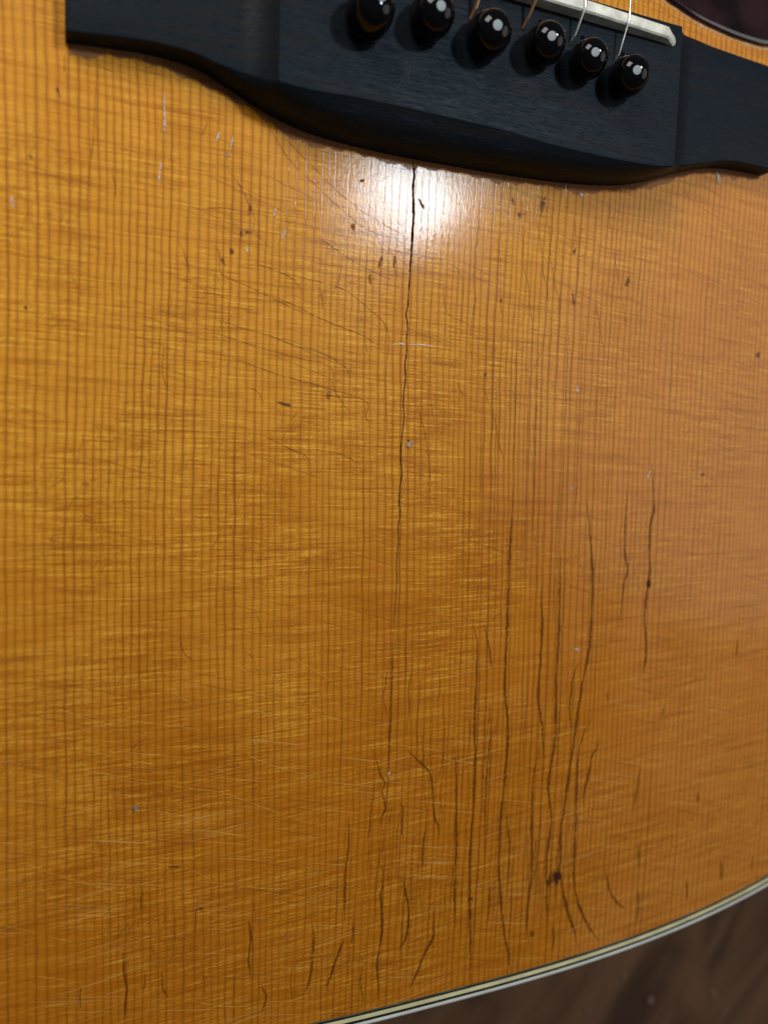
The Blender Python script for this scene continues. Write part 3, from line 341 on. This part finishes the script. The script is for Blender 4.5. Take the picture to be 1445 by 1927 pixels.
def outline(off):
    pts = []; N = 220; a, b, e = 203.0, 167.0, 2 / 2.6
    base = [(203 - 10 * (t + 30) ** 2 / 160.0 ** 2, t) for t in (130, 90, 50, 10)]
    def se(th):
        c, s = math.cos(th), math.sin(th)
        return (a * math.copysign(abs(c) ** e, c), -30 - b * abs(s) ** e)
    P = [(x, y) for x, y in base] + [se(math.pi * i / N) for i in range(N + 1)] + [(-x, y) for x, y in base[::-1]]
    # even out and offset inwards
    out = []
    for i, (x, y) in enumerate(P):
        x0, y0 = P[max(i - 1, 0)]; x1, y1 = P[min(i + 1, len(P) - 1)]
        d = Vector((x1 - x0, y1 - y0)).normalized()
        out.append((x + off * d.y, y - off * d.x))
    return out


# inward test: middle of the bottom must move up
_o, _i = outline(0), outline(3.0)
_sgn = 1 if _i[len(_i)//2][1] > _o[len(_o)//2][1] else -1

# soundboard with the long split cut into it
bm = bmesh.new()
ring = outline(3.38 * _sgn)
ring = [p for i, p in enumerate(ring) if i == 0 or (Vector(p) - Vector(ring[i-1])).length > .05]
rv = [bm.verts.new((x * S, y * S, 0)) for x, y in ring]
edges = [bm.edges.new((rv[i], rv[(i + 1) % len(rv)])) for i in range(len(rv))]
mid = smooth_line([(a, b, c) for a, b, c in MAIN], .55); rnd = random.Random(3)
mid = [Vector((p.x + rnd.uniform(-.05, .05), p.y, max(.05, p.z * .68 * rnd.uniform(.72, 1.2)))) for p in mid]
Lf = [bm.verts.new(((p.x - p.z * .5) * S, p.y * S, 0)) for p in mid]; Rt = [bm.verts.new(((p.x + p.z * .5) * S, p.y * S, 0)) for p in mid]
loop = Lf + Rt[::-1]
edges += [bm.edges.new((loop[i], loop[(i + 1) % len(loop)])) for i in range(len(loop))]
bmesh.ops.triangle_fill(bm, use_beauty=True, use_dissolve=False, edges=edges)
lipL = [bm.verts.new(((p.x - p.z * .34) * S, p.y * S, -.16 * S)) for p in mid]; lipR = [bm.verts.new(((p.x + p.z * .34) * S, p.y * S, -.16 * S)) for p in mid]
deep = [bm.verts.new((p.x * S, p.y * S, -(.3 + p.z * 2.2) * S)) for p in mid]
top_faces = set(bm.faces)
for i in range(len(mid) - 1):
    for A, Bv, mi in ((Lf, lipL, 2), (lipR, Rt, 2), (lipL, deep, 1), (deep, lipR, 1)):
        f = bm.faces.new((A[i], A[i+1], Bv[i+1], Bv[i])); f.material_index = mi
for f in top_faces:
    f.normal_update()
    if f.normal.z < 0: f.normal_flip()
low = [bm.verts.new((x * S, y * S, -2.8 * S)) for x, y in ring]
for i in range(len(rv) - 1): bm.faces.new((rv[i], rv[i+1], low[i+1], low[i]))
me = bpy.data.meshes.new('soundboard'); bm.to_mesh(me); bm.free()
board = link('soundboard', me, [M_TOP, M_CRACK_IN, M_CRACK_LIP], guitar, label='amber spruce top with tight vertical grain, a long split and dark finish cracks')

# bindings and side
def strip(name, o1, o2, z1, z2, zb, mat, parent, label=None, crown=0.0):
    A, Bq = outline(o1 * _sgn), outline(o2 * _sgn); rings = []
    for (x, y), (p, q) in zip(A, Bq):
        mx, my = (x + p) / 2, (y + q) / 2
        rings.append([(x, y, zb), (x, y, z1 - crown), (x * .85 + p * .15, y * .85 + q * .15, z1 - crown * .3), (mx, my, max(z1, z2)), (p, q, z2), (p, q, zb)])
    o = link(name, finish(loft(rings), name, 50), mat, parent)
    if label: o['label'] = label
    return o
binding = strip('binding', 0, 1.1, 0, .015, -6.5, M_WHITEB, guitar, 'glossy white outer binding along the lower edge', .45)
strip('purfling_line', 1.105, 1.74, .004, .004, -1.5, M_BLACKL, binding)
strip('purfling_line', 1.745, 2.62, .012, .012, -1.5, M_CREAM, binding, 'cream inner purfling line')
strip('purfling_line', 2.625, 3.05, .004, .004, -1.5, M_BLACKL, binding)
strip('purfling_line', 3.055, 3.40, .008, .008, -1.5, M_GREY, binding, 'grey green innermost purfling line')
rings = [[(x, y, -6.4), (x, y, -100), (p, q, -100), (p, q, -6.4)] for (x, y), (p, q) in zip(outline(.15 * _sgn), outline(2.6 * _sgn))]
link('side', finish(loft(rings), 'side'), M_SIDE, guitar)
bm = bmesh.new(); bm.faces.new([bm.verts.new((x * S, y * S, -100.5 * S)) for x, y in outline(.2 * _sgn)]); link('back', finish(bm, 'back'), M_SIDE, guitar)

# bridge
YFB = [(-76,-11.2),(-69,-10.6),(-62,-10.3),(-55,-10.95),(-50,-12.9),(-45,-15.1),(-40,-16.9),(-34.7,-18.1),(-26.5,-18.9),(-13.7,-19.25),(7,-19.0),(22.4,-18.3),(34.4,-16.9),(42.6,-14.7),(51,-11.6),(60,-9.1),(67.4,-8.4),(76,-8.3)]
YFT = [(-76,-11.1),(-69,-10.8),(-60,-10.6),(-55,-11.1),(-50,-12.1),(-46.2,-12.9),(-43,-14.2),(-35,-14.5),(-28,-14.2),(-14,-14.3),(0,-14.5),(13,-15.3),(27,-15.5),(35,-15.3),(41.5,-14.6),(46,-12.6),(50,-11.6),(58,-9.5),(64,-8.7),(76,-8.6)]
YBT = [(-76,14.2),(-54,14.4),(-48,14.7),(-43,13.9),(43,13.9),(48,14.7),(54,14.4),(76,14.2)]
def ztop(x):
    a = abs(x)
    if a >= 49.0: return 5.2 - 1.3 * (a - 49.0) / 27.0
    if a <= 42.4: return 9.0
    t = (a - 42.4) / 6.6
    return 9.0 - 3.8 * (1 - (1 - t) ** 2.0)
xs = sorted(set([-76, -75.8] + [-75.6 + i * 1.6 for i in range(18)] + [-49.4 + i * .42 for i in range(17)] + [-42.44, -42.36] + [-42 + i * 2.0 for i in range(43)] + [42.36, 42.44] + [42.5 + i * .42 for i in range(17)] + [49.6 + i * 1.6 for i in range(17)] + [75.8, 76]))
rings = []
for x in xs:
    fb, ft, bt, z = interp(YFB, x), interp(YFT, x), interp(YBT, x), ztop(x)
    endb = 0.5 if abs(x) > 75.9 else (0.14 if abs(x) > 75.7 else 0)
    z -= endb
    ft = max(ft, fb + .12); dy = ft - fb
    r = [(x, fb, 0), (x, fb - .02, min(1.2, z * .3)), (x, fb + dy * .10, z * .50), (x, fb + dy * .34, z * .74), (x, fb + dy * .66, z * .90), (x, ft - .05, z - .28), (x, ft + .15, z - .08), (x, ft + .55, z)]
    for f in (.2, .4, .6, .8): r.append((x, ft + .55 + (bt - ft - 1.1) * f, z + .12 * math.sin(math.pi * f)))
    r += [(x, bt - .55, z), (x, bt - .12, z - .12), (x, bt, z - .4), (x, bt + 1.2, 0)]
    rings.append(r)
bridge = link('bridge', finish(loft(rings), 'bridge', 28), M_EB, guitar, label='black wooden bridge with a raised centre and bellied lower edge')

# bare, grimy margin below the bridge
vs, fs, uvs, n = [], [], [], 0; prev = None
X = [-75.5 + i * .6 for i in range(253)]
for i, x in enumerate(X):
    y = interp(YFB, x); wd = 2.3 + .8 * math.sin(x * .31) + .5 * math.sin(x * 1.3 + 1) + random.uniform(-.2, .2)
    wd *= 1.0 if x < -20 else .85
    for k, (dy, v) in enumerate(((.3, 1.0), (-wd * .5, .6), (-wd, 0.0))): vs.append((x * S, (y + dy) * S, .010 * S)); uvs.append((i / 253, v))
    if i:
        o = 3 * i
        for k in (0, 1): fs.append((o - 3 + k, o - 2 + k, o + 1 + k, o + k))
me = bpy.data.meshes.new('worn_margin'); me.from_pydata(vs, [], fs); L = me.uv_layers.new(name='UVMap')
for lp in me.loops: L.data[lp.index].uv = uvs[lp.vertex_index]
me.attributes.new('strength', 'FLOAT', 'POINT').data.foreach_set('value', [.8] * len(vs))
if me.polygons[0].normal.z < 0: me.flip_normals()
link('worn_margin', me, M_WORN, board, label='bare brown strip of wood along the bridge edge')

# saddle: bone, ramped down at both ends
prof = [(-41.8, 7.6, 8.7), (-40.6, 9.2, 8.7), (-37.8, 11.1, 8.7), (-20, 11.7, 8.7), (0, 11.9, 8.7), (20, 11.7, 8.7), (37.3, 11.1, 8.7), (38.6, 10.4, 8.7), (41.4, 8.6, 7.2), (41.7, 7.4, 7.1)]
rings = []
for x, zt, zb in prof:
    y0, y1 = 9.45, 11.75
    if abs(x) > 38: y0, y1 = 9.3, 11.4
    rings.append([(x, y0, zb), (x, y0, zt - .35), (x, y0 + .3, zt - .04), (x, (y0 + y1) / 2, zt + .12), (x, y1 - .3, zt - .04), (x, y1, zt - .35), (x, y1, zb)])
link('saddle', finish(loft(rings), 'saddle', 30), M_BONE, bridge, label='ivory coloured bone saddle with a ramped end')

# bridge pins
BALL = [(-27.6,-1.3),(-16.0,.8),(-4.6,.2),(7.3,1.1),(17.1,.4),(26.8,-.8)]
DOT = [(-27.4,-.9),(-16.3,.3),(-5.2,-.4),(6.2,.4),(15.9,-.3),(25.6,-1.6)]
prof = [(0, 3.72), (.9, 3.66), (1.7, 3.42), (2.5, 2.9), (3.05, 2.2), (3.4, 1.2), (3.62, 0.0), (3.75, -1.2), (3.58, -2.3), (3.15, -3.0), (2.7, -3.45), (2.62, -4.2), (2.5, -7.5)]
seg = 40; PIN_SC = [1.10, 1.05, 1.08, 1.01, .97, 1.02]
def pin_mesh():
    rings = [[(max(r, .001) * math.cos(2*math.pi*k/seg), max(r, .001) * math.sin(2*math.pi*k/seg), z) for k in range(seg)] for r, z in prof]
    return finish(loft(rings), 'bridge_pin', 60)
pm = pin_mesh(); pm.materials.append(M_PIN)
rings = [[(r * math.cos(2*math.pi*k/24), r * math.sin(2*math.pi*k/24), z) for k in range(24)] for r, z in ((.82, 3.3), (.80, 3.70), (.56, 3.75), (.2, 3.77))]
dm = finish(loft(rings), 'pearl_dot', 40); dm.materials.append(M_PEARL)
slot = bmesh.new()
vv = [slot.verts.new(Vector(p) * S) for p in ((-.9, -.5, 0), (.9, -.5, 0), (.35, 3.4, 0), (-.35, 3.4, 0), (-.9, -.5, .06), (.9, -.5, .06), (.35, 3.4, .06), (-.35, 3.4, .06))]
for q in ((0,1,2,3), (4,5,6,7), (0,1,5,4), (1,2,6,5), (2,3,7,6), (3,0,4,7)): slot.faces.new([vv[i] for i in q])
sm = finish(slot, 'string_slot'); sm.materials.append(M_HOLE)
pos = ['leftmost bridge pin, cut by the top edge', 'second bridge pin from the left', 'third bridge pin from the left, beside a bronze string', 'fourth bridge pin from the left', 'fifth bridge pin from the left', 'rightmost bridge pin, nearest the saddle end']
for i in range(6):
    b = Vector((*BALL[i], 12.9)); ax = (Vector((*DOT[i], 16.6)) - b).normalized()
    o = bpy.data.objects.new('bridge_pin', pm); C.objects.link(o); o.parent = guitar; o.location = b * S; o['label'] = pos[i]
    o.rotation_mode = 'QUATERNION'; o.rotation_quaternion = ax.to_track_quat('Z', 'Y'); o.scale = (PIN_SC[i],) * 3
    d = bpy.data.objects.new('pearl_dot', dm); C.objects.link(d); d.parent = o
    f = b - ax * (3.9 / ax.z)
    s = bpy.data.objects.new('string_slot', sm); C.objects.link(s); s.parent = bridge; s.location = (f.x * S, (f.y + 2.0) * S, 9.06 * S); s.rotation_euler.z = .12

# strings
SX = [-27.0, -16.3, -5.6, 5.6, 16.2, 26.8]; RAD = [.68, .55, .45, .36, .25, .19]
slab = ['thickest wound string', 'second thickest wound string', 'bronze wound string by the third pin', 'bronze wound string by the fourth pin', 'plain steel string by the fifth pin', 'thinnest plain steel string by the rightmost pin']
for i in range(6):
    sx = SX[i]; zt = interp([(p[0], p[1]) for p in [(-41.8, 7.6), (-37.8, 11.1), (0, 11.9), (37.3, 11.1), (41.7, 7.4)]], sx) + .12 + RAD[i]
    zt = 11.9 + RAD[i] - .0004 * sx * sx
    b = BALL[i]
    pts = [(sx - 1.5, b[1] + 2.6, 7.6), (sx - 1.25, b[1] + 3.6, 9.2), (sx - .8, b[1] + 5.2, 10.2), (sx - .15, 9.2, zt - .35), (sx, 10.4, zt), (sx, 11.8, zt + .02), (sx, 60, zt + .6), (sx, 130, zt + 1.6)]
    pl = [Vector(p) for p in pts]; fine = []
    for a, c in zip(pl, pl[1:]):
        stp = .11 if (i < 4 and c.y < 70) else 2.0
        n = max(1, int((c - a).length / stp)); n = min(n, 480)
        fine += [a.lerp(c, j / n) for j in range(n)]
    fine.append(pl[-1])
    rad = [RAD[i] * (1.0 if (j % 2 == 0 or i > 3) else .86) for j in range(len(fine))]
    link('string', finish(tube(fine, rad, 8), 'string', 80), M_BRONZE if i < 4 else M_STEEL, guitar, label=slab[i])

# pickguard
PG = [(40, 27), (45.4, 24.3), (48.3, 23.5), (53.8, 22.1), (59.6, 21.3), (65.5, 20.8), (71.4, 20.7), (76, 21.2), (88, 25), (100, 33), (108, 48), (108, 75), (100, 105), (92, 125), (60, 126), (52, 100), (40, 75), (33, 55), (33, 40), (36, 31)]
pl = smooth_line(PG + [PG[0]], 1.2)[:-1]; cx = sum(p[0] for p in PG) / len(PG); cy = sum(p[1] for p in PG) / len(PG)
def inset(d):
    out = []
    for i, p in enumerate(pl):
        t = (pl[(i + 1) % len(pl)] - pl[i - 1]).normalized(); out.append((p.x - t.y * d, p.y + t.x * d))
    return out
bm = loft([[(x, y, z) for x, y in inset(d)] for d, z in ((0, .01), (.05, .35), (.35, .62), (1.0, .70))], caps=False)
bm.verts.ensure_lookup_table(); k = len(pl); bm.faces.new(bm.verts[3 * k:4 * k])
guard = link('pickguard', finish(bm, 'pickguard', 40), M_GUARD, guitar, label='glossy dark red black pickguard at the top right corner')
ribbon('worn_rim', [(a, b - .55) for a, b in PG[:9]], 1.3, ribbon_mat('pale_rim', (.62, .36, .16), .6, nscale=.8, nlo=.3), board, 1.0, taper=False)
ribbon('worn_rim', [(a, b - .15) for a, b in PG[:9]], .55, ribbon_mat('dark_rim', (.10, .035, .016), .6, nscale=.8, nlo=.5), board, 1.0, taper=False)

# checks, scratches, chips and bruises of the top
for pts, wd, s in DARK: ribbon('finish_crack', pts, wd * 1.15, M_DARK, board, min(1, s * 1.05), jit=.10, tin=14.0, tout=7.0)
for pts in HAIR: ribbon('finish_crack', pts, random.uniform(.28, .46), M_DARK, board, random.uniform(.4, .75), jit=.08, tin=12.0, tout=8.0)
for pts in THIN: ribbon('hairline_crack', pts, .28, M_THIN, board, .68, step=.6, jit=.03)
for pts in SCRATCH: ribbon('pale_scratch', pts, .30, M_SCR, board, .75, jit=.02)
for pts in WHITE: ribbon('white_dent', pts, .42, M_WHITE, board, 1.0, step=.4)
NAME = {'b': 'lacquer_chip', 'd': 'bruise', 'D': 'dark_bruise', 'o': 'bruise', 'w': 'white_fleck', 'g': 'lacquer_chip'}
for x, y, a, b, g, kd in CHIP: chip(NAME[kd], x, y, a, b, g, M_CHIP[kd], board)

GOUGE = [(-18.98, -4.69), (-18.71, -6.28), (-18.75, -7.86), (-19.22, -9.33), (-20.01, -10.59), (-21.11, -11.73)]
ribbon('gouge', GOUGE, .75, ribbon_mat('gouge_dark', (.004, .005, .006), .5, nscale=1.5, nlo=.6), bridge, 1.0, step=.4, zf=9.14, tin=4, tout=3)  # dark crescent of the chip mark on the bridge top
ribbon('gouge', [(a - .55, b) for a, b in GOUGE], .4, ribbon_mat('gouge_lip', (.03, .035, .04), .6, nscale=1.5, nlo=.1), bridge, .8, step=.4, zf=9.135, tin=4, tout=3)
